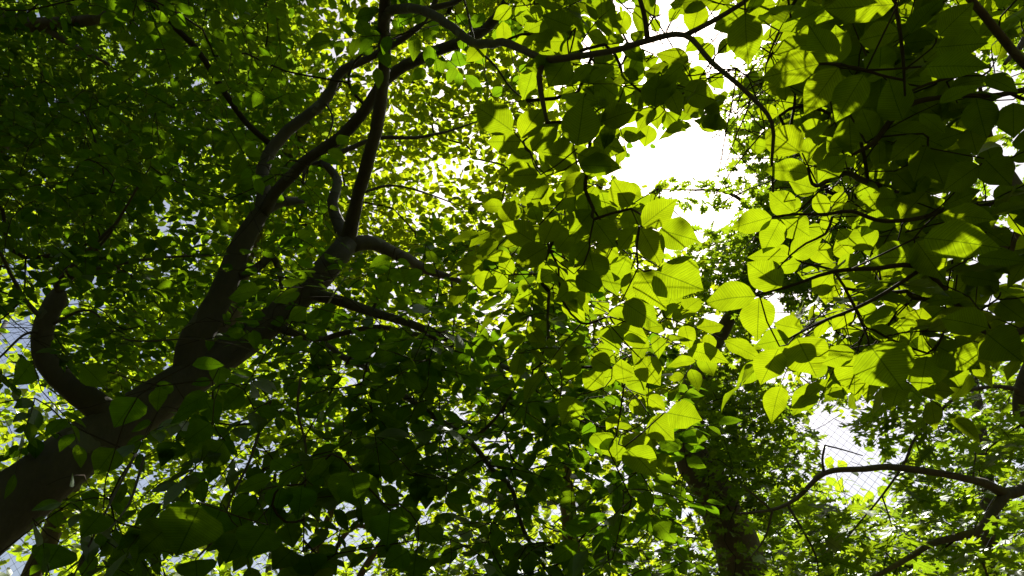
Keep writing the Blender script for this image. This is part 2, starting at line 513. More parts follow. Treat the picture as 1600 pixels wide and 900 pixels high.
TREES = []
def near_hand(tree, rows, cd, fam='broad', shade=0, reach=1.2, odds=1.0):
    """individually observed leaves: base pixel, tip pixel, width factor, lit flag"""
    for row in rows:
        bx, by, tx, ty = row[:4]
        wid = row[4] if len(row) > 4 else 1.0
        lit = row[5] if len(row) > 5 else 0
        Lp = math.hypot(tx - bx, ty - by)
        d = cd * ((0.098 * F / Lp) / cd) ** 0.45 * rng.uniform(0.95, 1.06)
        vb, vt = (450 - by) / F, (450 - ty) / F
        sp, cp = math.sin(PITCH), math.cos(PITCH)
        dh = d * (sp + vb * cp) / (sp + vt * cp)
        dt = d + 0.45 * (dh - d) + rng.normal(0, 0.012)
        b, t = P(bx, by, d), P(tx, ty, dt)
        ax = t - b; ln = np.linalg.norm(ax); ax = ax / ln
        view = nrm((b + t) / 2 - CAMPOS)
        n = UP * 0.45 + view * 0.75 + rng.normal(0, 0.16, 3)
        # wid is the width to length ratio relative to the template
        tree.lv.add(b, ax, n, ln, random.choice(FAMILY[fam]), wid, True)
        tree.anch.append(b - ax * 0.006)
        if lit: LIT.append((b + t) / 2)
        elif shade:
            for q in range(shade if rng.random() < odds else 0):
                A = (b + t) / 2 + SUNDIR * rng.uniform(0.25, reach) + rng.normal(0, 0.07, 3)  # spray added towards the sun to shade a leaf not marked lit
                tree.spray(A, fam, 0.09, 5, droop=0.3); tree.anch.append(A)

# ------------------------------------------------------------------ the ground
gx = np.linspace(-1, 1, 41); gx = np.sign(gx) * np.abs(gx) ** 2.2 * 400
GX, GY = np.meshgrid(gx, gx)
GZ = 0.06 * np.sin(GX * 0.7) * np.cos(GY * 0.55)
gv = np.stack([GX, GY, GZ], -1).reshape(-1, 3)
gi = np.arange(40)[:, None] * 41 + np.arange(40)[None]
gq = np.stack([gi, gi + 1, gi + 42, gi + 41], -1).reshape(-1, 4)
ground = link('ground', mesh_from_arrays('ground', gv, gq.ravel(), np.full(len(gq), 4), mat=ground_material()))
tag(ground, 'shaded woodland floor of leaf litter and soil', 'ground', kind='structure')

def PX(rows):
    return [P(*r) for r in rows]

# ================================================================== 1. the leaning tree on the left
T1 = Tree('arching_tree', 'leaning grey-barked tree with forked dark trunk and arching limbs', 'tree', (-3.35, 2.45, 0), M_BARK, M_BROADSHADE)
T1.limb('trunk', [np.array([-3.35, 2.45, -0.15]), np.array([-3.2, 2.52, 0.5]), np.array([-2.85, 2.7, 1.5])] + PX([(-10, 812, 3.0), (60, 757, 3.12), (130, 700, 3.3), (225, 640, 3.55), (340, 560, 3.9), (430, 497, 4.15), (500, 430, 4.3), (545, 378, 4.45)]),
        [0.26, 0.2, 0.165, 0.15, 0.14, 0.132, 0.12, 0.098, 0.088, 0.085, 0.072], 18, lump=0.045)
T1.limb('limb', PX([(185, 665, 3.42), (140, 628, 3.4), (92, 590, 3.4), (68, 548, 3.42), (70, 505, 3.45), (88, 468, 3.5), (93, 455, 3.52)]), [0.075, 0.064, 0.056, 0.052, 0.05, 0.05, 0.034], 12)
T1.limb('limb', PX([(300, 600, 3.75), (298, 545, 3.8), (340, 470, 3.9), (372, 395, 4.0), (414, 325, 4.1), (452, 315, 4.2), (475, 313, 4.28)]), [0.095, 0.088, 0.072, 0.064, 0.05, 0.028, 0.02], 12)
T1.limb('limb', PX([(408, 338, 4.08), (412, 295, 4.15), (412, 262, 4.22), (440, 214, 4.3), (507, 157, 4.4), (533, 113, 4.4), (592, 82, 4.4), (660, 35, 4.3), (700, -40, 4.2)]), [0.046, 0.042, 0.04, 0.038, 0.033, 0.029, 0.025, 0.02, 0.012], 10)
T1.limb('limb', PX([(412, 330, 4.07), (430, 302, 4.05), (470, 258, 4.0), (535, 212, 3.9), (572, 168, 3.8), (605, 122, 3.7), (672, 84, 3.5), (730, 62, 3.35), (774, 28, 3.2), (820, -50, 3.1)]), [0.04, 0.036, 0.034, 0.035, 0.033, 0.032, 0.028, 0.027, 0.024, 0.014], 10)
T1.limb('limb', PX([(540, 382, 4.45), (548, 352, 4.4), (560, 305, 4.2), (580, 232, 3.9), (594, 165, 3.6), (600, 90, 3.3), (601, 30, 3.1), (604, -30, 2.95), (612, -120, 2.8)]), [0.06, 0.046, 0.04, 0.037, 0.034, 0.03, 0.028, 0.024, 0.014], 11)
T1.limb('limb', PX([(600, 30, 3.1), (612, 16, 3.0), (655, 15, 2.75), (700, 38, 2.45), (742, 68, 2.2), (790, 67, 1.95), (850, 92, 1.7), (900, 88, 1.62), (960, 79, 1.55), (1012, 63, 1.5), (1070, 55, 1.45), (1112, 97, 1.4), (1165, 142, 1.36), (1206, 192, 1.34), (1206, 250, 1.36), (1208, 300, 1.4)]),
        [0.024, 0.022, 0.019, 0.0165, 0.0145, 0.0118, 0.0095, 0.0082, 0.0074, 0.0068, 0.0062, 0.0054, 0.0048, 0.0042, 0.003, 0.0022], 9, step=0.02)
for nm, rows, rad in [
    ('branch', [(655, 15, 2.75), (690, 10, 2.7), (722, -4, 2.6), (780, -60, 2.5)], [0.014, 0.012, 0.01, 0.006]),
    ('branch', [(850, 92, 1.7), (842, 120, 1.68), (848, 160, 1.66), (855, 192, 1.64)], [0.0085, 0.0075, 0.0062, 0.0045]),
    ('branch', [(1012, 63, 1.5), (1008, 30, 1.48), (1000, 0, 1.46), (990, -40, 1.44)], [0.0062, 0.0055, 0.005, 0.003]),
    ('branch', [(1070, 55, 1.45), (1110, 35, 1.42), (1160, 5, 1.4), (1200, -30, 1.38)], [0.006, 0.0055, 0.005, 0.003]),
    ('limb', [(545, 376, 4.45), (528, 345, 4.55), (520, 315, 4.6), (528, 285, 4.65), (505, 252, 4.7)], [0.05, 0.042, 0.036, 0.032, 0.024]),
    ('branch', [(505, 252, 4.7), (540, 235, 4.75), (590, 216, 4.8), (650, 215, 4.85), (700, 205, 4.9), (745, 190, 5)], [0.024, 0.019, 0.016, 0.012, 0.009, 0.005]),
    ('branch', [(505, 252, 4.7), (478, 262, 4.7), (473, 300, 4.65)], [0.016, 0.013, 0.008]),
    ('limb', [(548, 384, 4.45), (585, 380, 4.55), (625, 400, 4.7), (660, 418, 4.9), (720, 440, 5.1)], [0.055, 0.05, 0.045, 0.036, 0.02]),
    ('limb', [(470, 455, 4.25), (520, 467, 4.2), (580, 487, 4.15), (640, 505, 4.1), (710, 535, 4.0), (790, 575, 3.9), (850, 600, 3.8)], [0.05, 0.036, 0.03, 0.027, 0.022, 0.016, 0.008]),
    ('branch', [(425, 505, 4.1), (455, 520, 4.0), (500, 530, 3.9), (540, 520, 3.8), (590, 511, 3.7), (650, 522, 3.6), (735, 538, 3.5), (770, 562, 3.4), (795, 600, 3.35)], [0.03, 0.022, 0.018, 0.0155, 0.0145, 0.013, 0.0115, 0.009, 0.004]),
    ('branch', [(500, 530, 3.9), (540, 560, 3.7), (575, 575, 3.6), (622, 612, 3.4), (680, 652, 3.2), (735, 690, 3.0), (770, 735, 2.9), (800, 765, 2.85), (815, 820, 2.8), (840, 870, 2.75), (865, 905, 2.7)], [0.012, 0.019, 0.018, 0.016, 0.0145, 0.0125, 0.0105, 0.0095, 0.009, 0.007, 0.005]),
    ('branch', [(735, 690, 3.0), (760, 668, 2.95), (785, 640, 2.9), (800, 612, 2.9)], [0.0095, 0.0075, 0.0055, 0.003]),
    ('branch', [(580, 487, 4.15), (590, 465, 4.15), (585, 440, 4.2)], [0.012, 0.009, 0.005]),
    ('branch', [(372, 430, 3.95), (400, 418, 4.0), (425, 402, 4.05), (437, 430, 4.1), (440, 452, 4.1)], [0.032, 0.028, 0.022, 0.018, 0.01]),
    ('branch', [(93, 458, 3.5), (90, 440, 3.45), (130, 400, 3.35), (170, 360, 3.3), (188, 338, 3.3), (235, 260, 3.2)], [0.018, 0.0115, 0.01, 0.0085, 0.007, 0.003]),
    ('branch', [(88, 470, 3.5), (98, 438, 3.5), (140, 402, 3.45), (180, 352, 3.4), (215, 290, 3.35)], [0.016, 0.0105, 0.0085, 0.007, 0.003]),
    ('branch', [(90, 462, 3.5), (115, 432, 3.5), (160, 418, 3.55), (240, 404, 3.6), (300, 400, 3.7), (352, 400, 3.8)], [0.014, 0.0105, 0.009, 0.0075, 0.006, 0.003]),
    ('branch', [(68, 500, 3.45), (40, 470, 3.35), (18, 430, 3.3), (0, 395, 3.2), (-40, 330, 3.1)], [0.014, 0.0105, 0.0085, 0.0075, 0.004]),
    ('branch', [(66, 515, 3.43), (35, 525, 3.3), (0, 558, 3.2), (-50, 600, 3.1)], [0.008, 0.006, 0.005, 0.003]),
    ('branch', [(85, 505, 3.45), (140, 485, 3.5), (195, 530, 3.4), (290, 530, 3.3), (350, 535, 3.2), (460, 566, 3.1), (540, 570, 3.0)], [0.009, 0.006, 0.0045, 0.004, 0.0038, 0.0032, 0.002]),
    ('branch', [(570, 300, 4.2), (610, 290, 4.3), (660, 300, 4.4), (740, 330, 4.5)], [0.01, 0.008, 0.006, 0.003]),
    ('branch', [(507, 157, 4.4), (520, 190, 4.3), (500, 240, 4.25)], [0.008, 0.006, 0.003]),
    ('branch', [(572, 168, 3.8), (545, 130, 3.7), (560, 90, 3.6), (612, 62, 3.5), (700, 20, 3.4)], [0.009, 0.008, 0.007, 0.006, 0.003]),
    ('branch', [(742, 68, 2.2), (735, 40, 2.3), (725, 0, 2.35), (700, -50, 2.4)], [0.005, 0.0042, 0.0034, 0.002]),
    ('branch', [(742, 72, 2.2), (775, 105, 2.25), (800, 140, 2.3), (835, 165, 2.3)], [0.0045, 0.004, 0.0032, 0.002]),
]:
    T1.limb(nm, PX(rows), rad, 9, lump=0.05 if rad[0] > 0.012 else 0.02, step=max(0.025, rad[0]))
T1.limb('dry_twig', PX([(566, 395, 4.35), (545, 425, 4.2), (515, 470, 4.0), (490, 520, 3.8), (466, 570, 3.6), (440, 640, 3.4)]), [0.007, 0.0065, 0.006, 0.005, 0.004, 0.002], 6, mat=M_DRY, lump=0.02, skel=False)
for rows in [[(858, 455, 2.2), (856, 500, 2.2), (860, 550, 2.2), (878, 590, 2.2), (872, 640, 2.2)],
             [(705, 440, 3.0), (710, 480, 3.0), (708, 540, 3.0), (716, 600, 3.0)],
             [(470, 590, 2.4), (465, 640, 2.35), (478, 700, 2.3), (476, 780, 2.2), (474, 860, 2.1)],
             [(410, 660, 2.3), (390, 720, 2.2), (360, 780, 2.1), (345, 830, 2.0), (310, 870, 1.95)],
             [(212, 710, 2.6), (185, 760, 2.4), (160, 810, 2.2), (125, 880, 2.1), (100, 930, 2.0)],
             [(225, 715, 2.6), (200, 790, 2.4), (150, 850, 2.2), (110, 905, 2.1)]]:
    p = PX(rows)
    T1.limb('branch', p, np.linspace(0.0055, 0.0022, len(p)), 7, lump=0.02, step=0.03)
    T1.anch.append(p[0])

CENTRE = [
 (800,204,741,163,1.15),(815,215,848,165,1.15),(814,221,760,222,1.15),(831,235,873,190,1.1),(834,238,787,257,1.05),(902,228,913,152,1.35),(841,273,782,275,1.2),
 (901,249,846,236,1.5),(903,240,956,264,1.25),(905,258,972,260,1.0),(926,220,977,236,1.1),(939,190,995,170,1.2),(1014,195,1007,230,1.5),(852,278,823,323,1.1),(856,290,850,327,1.1),
 (790,348,804,312,1.4),(842,348,829,319,1.2),(984,323,957,279,1.35),(1002,353,985,314,1.2),(1003,353,1058,310,1.05),(1030,359,1092,376,1.35),(1001,357,1033,414,1.2),(995,355,966,392,1.1),
 (836,379,785,347,1.2),(855,385,803,416,1.1),(850,380,871,335,1.1),(870,392,897,358,1.2),(919,379,890,417,1.1),(921,395,934,446,1.35),(1022,423,1098,451,1.3,1),(999,422,1038,481,1.15,1),
 (987,423,996,478,1.1,1),(943,420,965,462,1.1),(1033,482,1073,487,1.3,1),(975,472,1028,508,1.1),(987,493,945,498,1.3,1),(965,510,1010,527,1.25,1),(950,506,965,548,1.1,1),(952,474,926,490,1.1),
 (801,428,779,400,1.2,1),(756,420,713,408,1.2),(767,424,748,457,1.2),(781,428,785,458,1.1,1),(880,424,855,400,1.3,1),(954,574,919,554,1.1,1),(975,599,970,560,1.2,1),(976,604,1012,591,1.6,1),
 (943,603,909,582,1.3),(956,577,942,606,1.1,1),(1042,645,1097,656,1.2,1),(1017,652,1051,686,1.2),(950,702,927,671,1.3,1),(963,683,965,724,1.4),(973,682,1024,708,1.1),(979,700,1024,740,1.2),
 (915,300,925,350,1.2),(930,290,905,330,1.3),(940,300,955,350,1.4),(925,330,890,370,1.2),(930,345,960,385,1.2),(915,270,880,310,1.1),(890,300,870,330,1.2),(960,380,935,415,1.2),(980,400,960,440,1.2),
 (905,440,870,470,1.1),(900,430,945,455,1.1),(880,470,915,500,1.2),(870,420,838,440,1.1,1),(930,540,960,565,1.1,1),(900,620,880,660,1.3),(1010,620,1040,640,1.2),(1000,560,1030,600,1.1),
]
TOPC = [
 (887,91,856,136,1.45),(896,97,893,54,1.35),(928,102,927,148,1.3),(930,88,968,119,1.1),(980,121,1007,77,1.15,1),(1022,167,1030,110,1.5),(977,16,966,58,1.2,1),(958,12,934,26,1.5,1),(896,43,845,23,1.1),(910,24,920,55,1.2),
 (883,65,830,66,1.1),(968,76,934,57,1.3,1),(957,135,957,164,1.6),(973,135,1005,158,1.4),(899,144,884,133,1.2),(818,52,849,36,1.2),(1092,7,1045,6,1.2,1),(1030,22,1010,8,1.3,1),(935,160,900,150,1.2),(915,10,880,15,1.2,1),
 (870,30,835,10,1.2),(800,12,770,30,1.2,1),(850,55,820,85,1.2),(1005,100,1030,90,1.2),(925,88,945,60,1.2,1),(900,5,925,-20,1.3,1),(1060,10,1045,35,1.2,1),(945,30,980,45,1.2,1),(1020,30,1030,50,1.2,1),(985,75,1000,100,1.2),
 (1038,130,1062,155,1.2),(1060,120,1085,150,1.2),(1078,108,1105,128,1.2,1),(1085,150,1095,178,1.3,1),(1040,175,1060,205,1.2),(1045,80,1060,100,1.0),(1110,115,1130,140,1.2),(1115,70,1090,95,1.2,1),(1100,60,1070,80,1.2,1),
]
SMALLC = [(743,83,757,100,1.4,1),(750,75,735,92,1.3,1),(815,120,800,133,1.2,1),(815,128,826,140,1.2,1),(812,112,822,100,1.2,1),(770,150,785,135,1.3,1),(1068,172,1080,168,1.1,1),(1058,182,1075,183,1.1,1),(1063,198,1072,206,1.1,1),
          (1048,195,1046,210,1.2),(1038,196,1036,205,1.2),(978,226,990,230,1.2,1),(1015,228,1026,230,1.2,1),(985,245,975,240,1.1,1)]
HANG = [
 (312,792,278,863,1.05),(314,788,266,836,1.0),(348,790,327,835,1.15),(268,818,222,859,1.0),(396,774,361,805,1.0),(400,790,374,817,0.9),(418,822,386,868,1.1),(378,832,354,876,1.0),(355,837,325,858,0.9),(306,873,308,906,1.5),
 (458,858,428,886,1.1),(464,862,468,906,1.0),(480,864,492,905,1.0),(498,868,525,897,1.0),(472,758,466,806,1.0),(477,758,495,792,1.0),(448,818,458,854,0.9),(440,760,430,800,0.9),(408,750,370,769,0.9),(425,790,420,835,0.9),
 (535,720,528,760,1.0),(545,735,530,785,1.0),(548,738,562,790,1.0),(556,740,585,775,1.0),(525,715,500,745,1.0),(520,705,485,715,1.0),(50,565,25,600,1.1),(130,570,165,605,1.5),(215,620,180,665,0.9),(250,605,245,640,0.9),
 (270,600,240,615,0.9),(300,570,352,568,0.9),(330,595,300,600,0.8),(345,570,340,600,1.2),(95,850,70,890,1.0),(160,800,130,835,1.0),(230,830,215,875,1.0),(200,870,180,900,0.9),(600,790,575,830,1.1),(610,800,605,850,1.1),(625,790,640,830,1.2),
 (640,860,600,885,1.1),(650,865,645,905,1.0),(620,850,590,870,1.1),(655,820,690,850,1.1),(180,700,150,740,1.0),(380,610,350,640,0.9),(400,640,440,650,0.9),(330,660,290,690,1.0),(350,690,320,730,1.0),(280,690,250,720,1.0),
]
near_hand(T1, CENTRE, 1.45, shade=1, reach=0.5, odds=0.45)
near_hand(T1, TOPC, 1.55)
near_hand(T1, SMALLC, 2.3, 'mid')
near_hand(T1, HANG, 1.75, 'mid', shade=1, reach=1.3)
A1 = []
def fill(T, regs, fam, size, nl, droop=0.3, spread=0.32):
    for r in regs:
        for A in T.region(*r):
            T.spray(A, fam, size * rng.uniform(0.85, 1.1), int(rng.integers(nl[0], nl[1] + 1)), droop=droop, spread=spread)
            T.anch.append(A)
fill(T1, [(-280, -350, 470, 300, 3.0, 5.5, 560), (130, 240, 520, 560, 3.2, 5.2, 150), (-220, 280, 200, 600, 2.8, 4.6, 120), (440, 380, 900, 740, 2.5, 4.8, 230), (640, 720, 900, 960, 2.5, 4.4, 75), (440, 720, 640, 960, 3, 4.4, 14),
          (560, -300, 1000, 60, 2.2, 4.0, 120), (300, -700, 1250, -120, 2.0, 4.6, 260), (-500, -900, 400, -300, 2.0, 4.6, 200), (850, 500, 1080, 950, 2.2, 3.6, 70)], 'mid', 0.085, (6, 9))
fill(T1, [(-200, 620, 300, 960, 1.9, 3.2, 62), (300, 600, 560, 800, 2.0, 3.2, 26)], 'mid', 0.088, (5, 8), droop=0.9)
fill(T1, [(780, 300, 1040, 560, 1.75, 2.6, 26), (740, -200, 1080, 90, 1.6, 2.4, 34), (880, 80, 1080, 190, 1.65, 2.3, 16), (1070, 90, 1200, 210, 1.5, 2.2, 12)], 'broad', 0.09, (5, 7), droop=0.4)
fill(T1, [(520, 620, 1000, 960, 1.9, 2.8, 46), (520, 420, 900, 640, 2.2, 3.2, 40)], 'mid', 0.095, (5, 7), droop=0.5)
T1.grow(T1.anch)
TREES.append(T1)

# ================================================================== 2. the big-leaved tree on the right
T2 = Tree('large_leaved_tree', 'tree beside the sunny gap with very large pointed leaves glowing yellow green', 'tree', (3.5, 1.5, 0), M_BARKR, M_BROAD)
T2.limb('trunk', [np.array(p) for p in [(3.5, 1.5, -0.15), (3.45, 1.52, 0.6), (3.35, 1.6, 1.8), (3.25, 1.72, 2.9), (3.2, 1.8, 4.0), (3.1, 1.7, 5.4), (3.0, 1.5, 6.6)]], [0.24, 0.18, 0.15, 0.135, 0.11, 0.075, 0.03], 16)
for nm, rows, rad in [
    ('limb', [(1850, 470, 3.1), (1700, 440, 2.95), (1600, 393, 2.75), (1555, 372, 2.65), (1510, 352, 2.55), (1440, 330, 2.4), (1380, 290, 2.25)], [0.085, 0.06, 0.047, 0.044, 0.04, 0.026, 0.012]),
    ('branch', [(1680, 470, 2.9), (1605, 385, 2.5), (1590, 350, 2.4), (1568, 285, 2.3), (1550, 225, 2.2), (1545, 205, 2.2), (1530, 130, 2.1)], [0.024, 0.0165, 0.0145, 0.0125, 0.0115, 0.009, 0.005]),
    ('branch', [(1780, 130, 1.9), (1680, 170, 1.75), (1600, 155, 1.65), (1540, 122, 1.6), (1500, 118, 1.55), (1440, 135, 1.5), (1400, 155, 1.45)], [0.011, 0.008, 0.0048, 0.0042, 0.0038, 0.003, 0.002]),
    ('branch', [(1640, 130, 1.7), (1560, 148, 1.6), (1490, 150, 1.55), (1430, 160, 1.5), (1395, 185, 1.45), (1366, 222, 1.42), (1332, 242, 1.4)], [0.0085, 0.006, 0.005, 0.0062, 0.0068, 0.0058, 0.003]),
    ('branch', [(1390, -80, 1.4), (1398, 0, 1.38), (1405, 40, 1.36), (1411, 90, 1.35), (1414, 150, 1.34)], [0.005, 0.0042, 0.0038, 0.0034, 0.002]),
    ('branch', [(1412, 125, 1.35), (1375, 117, 1.32), (1340, 106, 1.3), (1300, 101, 1.27), (1280, 100, 1.25)], [0.003, 0.0028, 0.0026, 0.0022, 0.0015]),
    ('branch', [(1236, -60, 1.3), (1232, 0, 1.28), (1236, 28, 1.27)], [0.003, 0.0024, 0.0016]),
    ('branch', [(1163, -60, 1.3), (1164, 0, 1.28), (1164, 20, 1.26)], [0.003, 0.0022, 0.0014]),
    ('branch', [(1470, 330, 2.3), (1400, 300, 2.0), (1355, 285, 1.7), (1320, 270, 1.5), (1275, 290, 1.35), (1262, 262, 1.28)], [0.016, 0.0115, 0.0085, 0.006, 0.004, 0.002]),
    ('branch', [(1600, 322, 2.0), (1530, 318, 1.75), (1490, 322, 1.55), (1440, 340, 1.4), (1380, 345, 1.3), (1330, 330, 1.25), (1290, 335, 1.22), (1240, 335, 1.2), (1206, 339, 1.2)], [0.0105, 0.0068, 0.0052, 0.0045, 0.004, 0.0035, 0.0028, 0.0022, 0.0015]),
    ('branch', [(1640, 500, 2.0), (1560, 525, 1.7), (1500, 480, 1.5), (1440, 420, 1.3), (1360, 420, 1.22), (1300, 425, 1.2), (1240, 445, 1.2), (1180, 462, 1.2)], [0.012, 0.008, 0.006, 0.005, 0.0042, 0.0035, 0.0026, 0.0015]),
    ('branch', [(1440, 420, 1.3), (1380, 460, 1.25), (1330, 485, 1.22), (1290, 500, 1.2), (1250, 520, 1.2), (1233, 529, 1.2)], [0.004, 0.0034, 0.003, 0.0025, 0.002, 0.0014]),
    ('branch', [(1320, 450, 1.22), (1340, 490, 1.22), (1355, 525, 1.2), (1358, 540, 1.2)], [0.0028, 0.0024, 0.002, 0.0014]),
    ('branch', [(1300, 340, 1.23), (1290, 365, 1.22), (1260, 380, 1.2), (1235, 399, 1.2), (1215, 420, 1.2)], [0.0026, 0.0024, 0.002, 0.0016, 0.0012]),
    ('branch', [(1500, 480, 1.5), (1480, 510, 1.45), (1465, 540, 1.4), (1460, 556, 1.38)], [0.004, 0.0032, 0.0022, 0.0015]),
]:
    T2.limb(nm, PX(rows), rad, 9, lump=0.05 if rad[0] > 0.012 else 0.02, step=max(0.02, rad[0]), mat=M_BARKR if rad[0] > 0.02 else M_TWIG)
T2.limb('limb', [np.array([3.3, 1.65, 2.3])] + PX([(1960, 500, 3.2), (1850, 470, 3.1)]), [0.11, 0.095, 0.085], 12)
T2.limb('limb', [np.array([3.22, 1.76, 3.6])] + PX([(1950, 150, 2.3), (1780, 130, 1.9), (1640, 130, 1.7), (1480, -40, 1.5), (1390, -80, 1.4), (1236, -60, 1.3), (1163, -60, 1.3)]), [0.06, 0.03, 0.014, 0.011, 0.008, 0.006, 0.004, 0.003], 9)
T2.limb('limb', [np.array([3.28, 1.68, 2.6])] + PX([(1880, 420, 2.6), (1700, 400, 2.2), (1600, 322, 2.0)]), [0.05, 0.03, 0.016, 0.0105], 9)
T2.limb('limb', [np.array([3.3, 1.65, 2.2])] + PX([(1850, 560, 2.6), (1720, 480, 2.25), (1640, 500, 2.0)]), [0.05, 0.03, 0.017, 0.012], 9)
RIGHT_L = [
 (1164,20,1168,102,1.2,1),(1279,100,1188,122,1.0,1),(1163,17,1113,46,1.15,1),(1165,17,1212,6,1.6,1),(1094,4,1080,55,1.35,1),(1102,2,1136,8,1.4,1),(1234,27,1202,45,1.3,1),(1237,29,1250,84,1.15,1),(1237,18,1298,27,0.95),(1305,100,1262,38,1.05),
 (1309,101,1305,38,1.1),(1310,105,1256,180,1.05),(1350,115,1304,190,1.05),(1374,116,1377,66,1.35),(1402,50,1336,63,1.1),(1397,7,1287,14,0.85),(1467,56,1521,3,1.15),(1462,74,1544,67,0.95),(1445,104,1544,102,0.7),(1377,122,1374,180,1.0),(1402,100,1437,119,1.2),
 (1327,182,1330,241,1.2),(1371,222,1346,176,1.2),(1250,237,1194,199,1.2,1),(1264,271,1193,263,1.0,1),(1276,286,1324,240,1.0),(1291,200,1241,204,1.1,1),(1254,252,1291,214,1.3),(1277,296,1232,283,1.2,1),(1198,231,1169,224,1.3),
 (1206,339,1141,357,1.05,1),(1220,342,1192,396,1.1,1),(1221,340,1264,368,1.2),(1240,332,1201,299,1.15),(1242,332,1236,302,1.3,1),(1291,334,1273,299,1.1,1),(1235,399,1283,372,1.2,1),(1235,398,1199,393,1.2,1),(1233,401,1166,400,0.75,1),(1221,449,1166,408,1.0,1),(1250,411,1210,417,1.2,1),
 (1180,462,1096,470,1.15,1),(1186,464,1183,532,1.15,1),(1233,529,1181,539,1.3,1),(1216,545,1188,601,1.25,1),(1245,527,1274,585,1.2),(1252,515,1208,505,1.2,1),(1339,552,1333,613,1.25,1),(1358,538,1409,606,1.25),(1335,549,1281,568,1.1,1),(1358,514,1415,530,0.7),
 (1465,541,1532,576,1.1,1),(1461,554,1455,606,1.4),(1440,523,1446,572,1.2),(1448,556,1437,613,1.2,1),(1543,512,1466,494,0.95),(1431,517,1441,478,1.2),(1510,465,1444,471,0.7),
 (1431,402,1349,403,1.05),(1441,371,1560,385,0.85),(1431,376,1475,437,1.0),(1526,401,1605,409,0.7),(1470,334,1556,343,0.75),(1435,335,1441,294,1.5),(1473,322,1533,296,1.1),(1414,334,1399,299,1.3),(1400,310,1347,312,1.2,1),(1406,349,1349,337,1.1),
 (1366,224,1357,168,1.2),(1448,227,1428,283,1.05),(1450,234,1473,283,1.25),(1446,226,1508,206,1.05),(1438,212,1390,252,1.0),(1440,212,1459,181,1.3),(1366,224,1390,252,1.2),(1335,268,1366,251,1.3),(1357,268,1398,270,1.1),(1525,154,1541,216,1.2),(1583,160,1584,216,1.3),(1530,258,1472,299,1.2),
 (1451,271,1423,301,1.4),(1300,425,1270,460,1.1),(1310,420,1345,395,1.1,1),(1280,430,1245,425,1.1),(1300,440,1290,475,1.2,1),(1330,485,1300,515,1.1,1),(1340,480,1375,500,1.1),(1320,470,1350,450,1.2,1),(1290,500,1275,530,1.1,1),(1380,460,1420,480,0.9),(1385,455,1420,430,1.1),
 (1330,400,1305,375,1.2,1),(1360,390,1335,350,1.2,1),(1310,360,1335,385,1.2,1),(1280,350,1310,345,1.1,1),(1285,365,1255,355,1.1,1),(1270,385,1300,410,1.2,1),(1500,430,1560,440,0.9),(1560,470,1600,500,1.0),(1540,520,1590,560,1.1),(1520,560,1545,590,1.1),(1560,455,1520,430,1.0),(1480,440,1450,465,1.1),
 (1400,420,1440,450,1.0),(1360,440,1330,470,1.1),(1540,250,1580,290,1.1),(1420,260,1400,295,1.2),(1320,300,1300,330,1.2,1),(1345,285,1370,320,1.2),(1370,330,1345,370,1.1,1),(1560,30,1530,60,1.2),(1440,20,1480,-10,1.2),(1330,20,1360,-15,1.2),(1270,-5,1310,-20,1.2),(1540,120,1590,140,1.0),
 (1490,160,1520,190,1.1),(1420,150,1400,185,1.2),(1490,120,1460,150,1.2),(1480,240,1520,270,1.1),(1400,270,1430,300,1.2),(1310,190,1290,220,1.1),(1290,150,1260,135,1.1),(1240,150,1215,175,1.1),(1225,110,1190,100,1.1),(1215,180,1180,170,1.2),(1200,70,1220,100,1.2),(1145,60,1120,85,1.2,1),
 (1410,560,1395,600,1.1),(1480,570,1500,605,1.1),(1270,590,1290,560,1.1,1),(1400,500,1430,540,1.1),
]
near_hand(T2, [r for r in RIGHT_L if r[0] < 1385], 1.22, shade=1)
near_hand(T2, [r for r in RIGHT_L if r[0] >= 1385], 1.22, shade=2, odds=0.8)
fill(T2, [(1230, -160, 1560, 300, 1.55, 2.3, 40), (1290, 280, 1600, 560, 1.45, 2.2, 38), (1600, -250, 2000, 600, 1.3, 2.6, 70), (1150, -300, 1600, -60, 1.4, 2.4, 40), (1090, -60, 1290, 130, 1.5, 2.3, 26), (1200, 120, 1340, 300, 1.5, 2.2, 14), (1240, 330, 1380, 540, 1.5, 2.2, 16)], 'broad', 0.095, (5, 7), droop=0.35)
for _ in range(420):                        # unseen crown added over and behind the camera to cut skylight
    A = np.array([rng.uniform(-3.0, 4.5), rng.uniform(-3.5, 0.5), rng.uniform(3.3, 6.0)])
    T2.spray(A, 'low', 0.15, 8); T2.anch.append(A)
T2.grow(T2.anch)
TREES.append(T2)

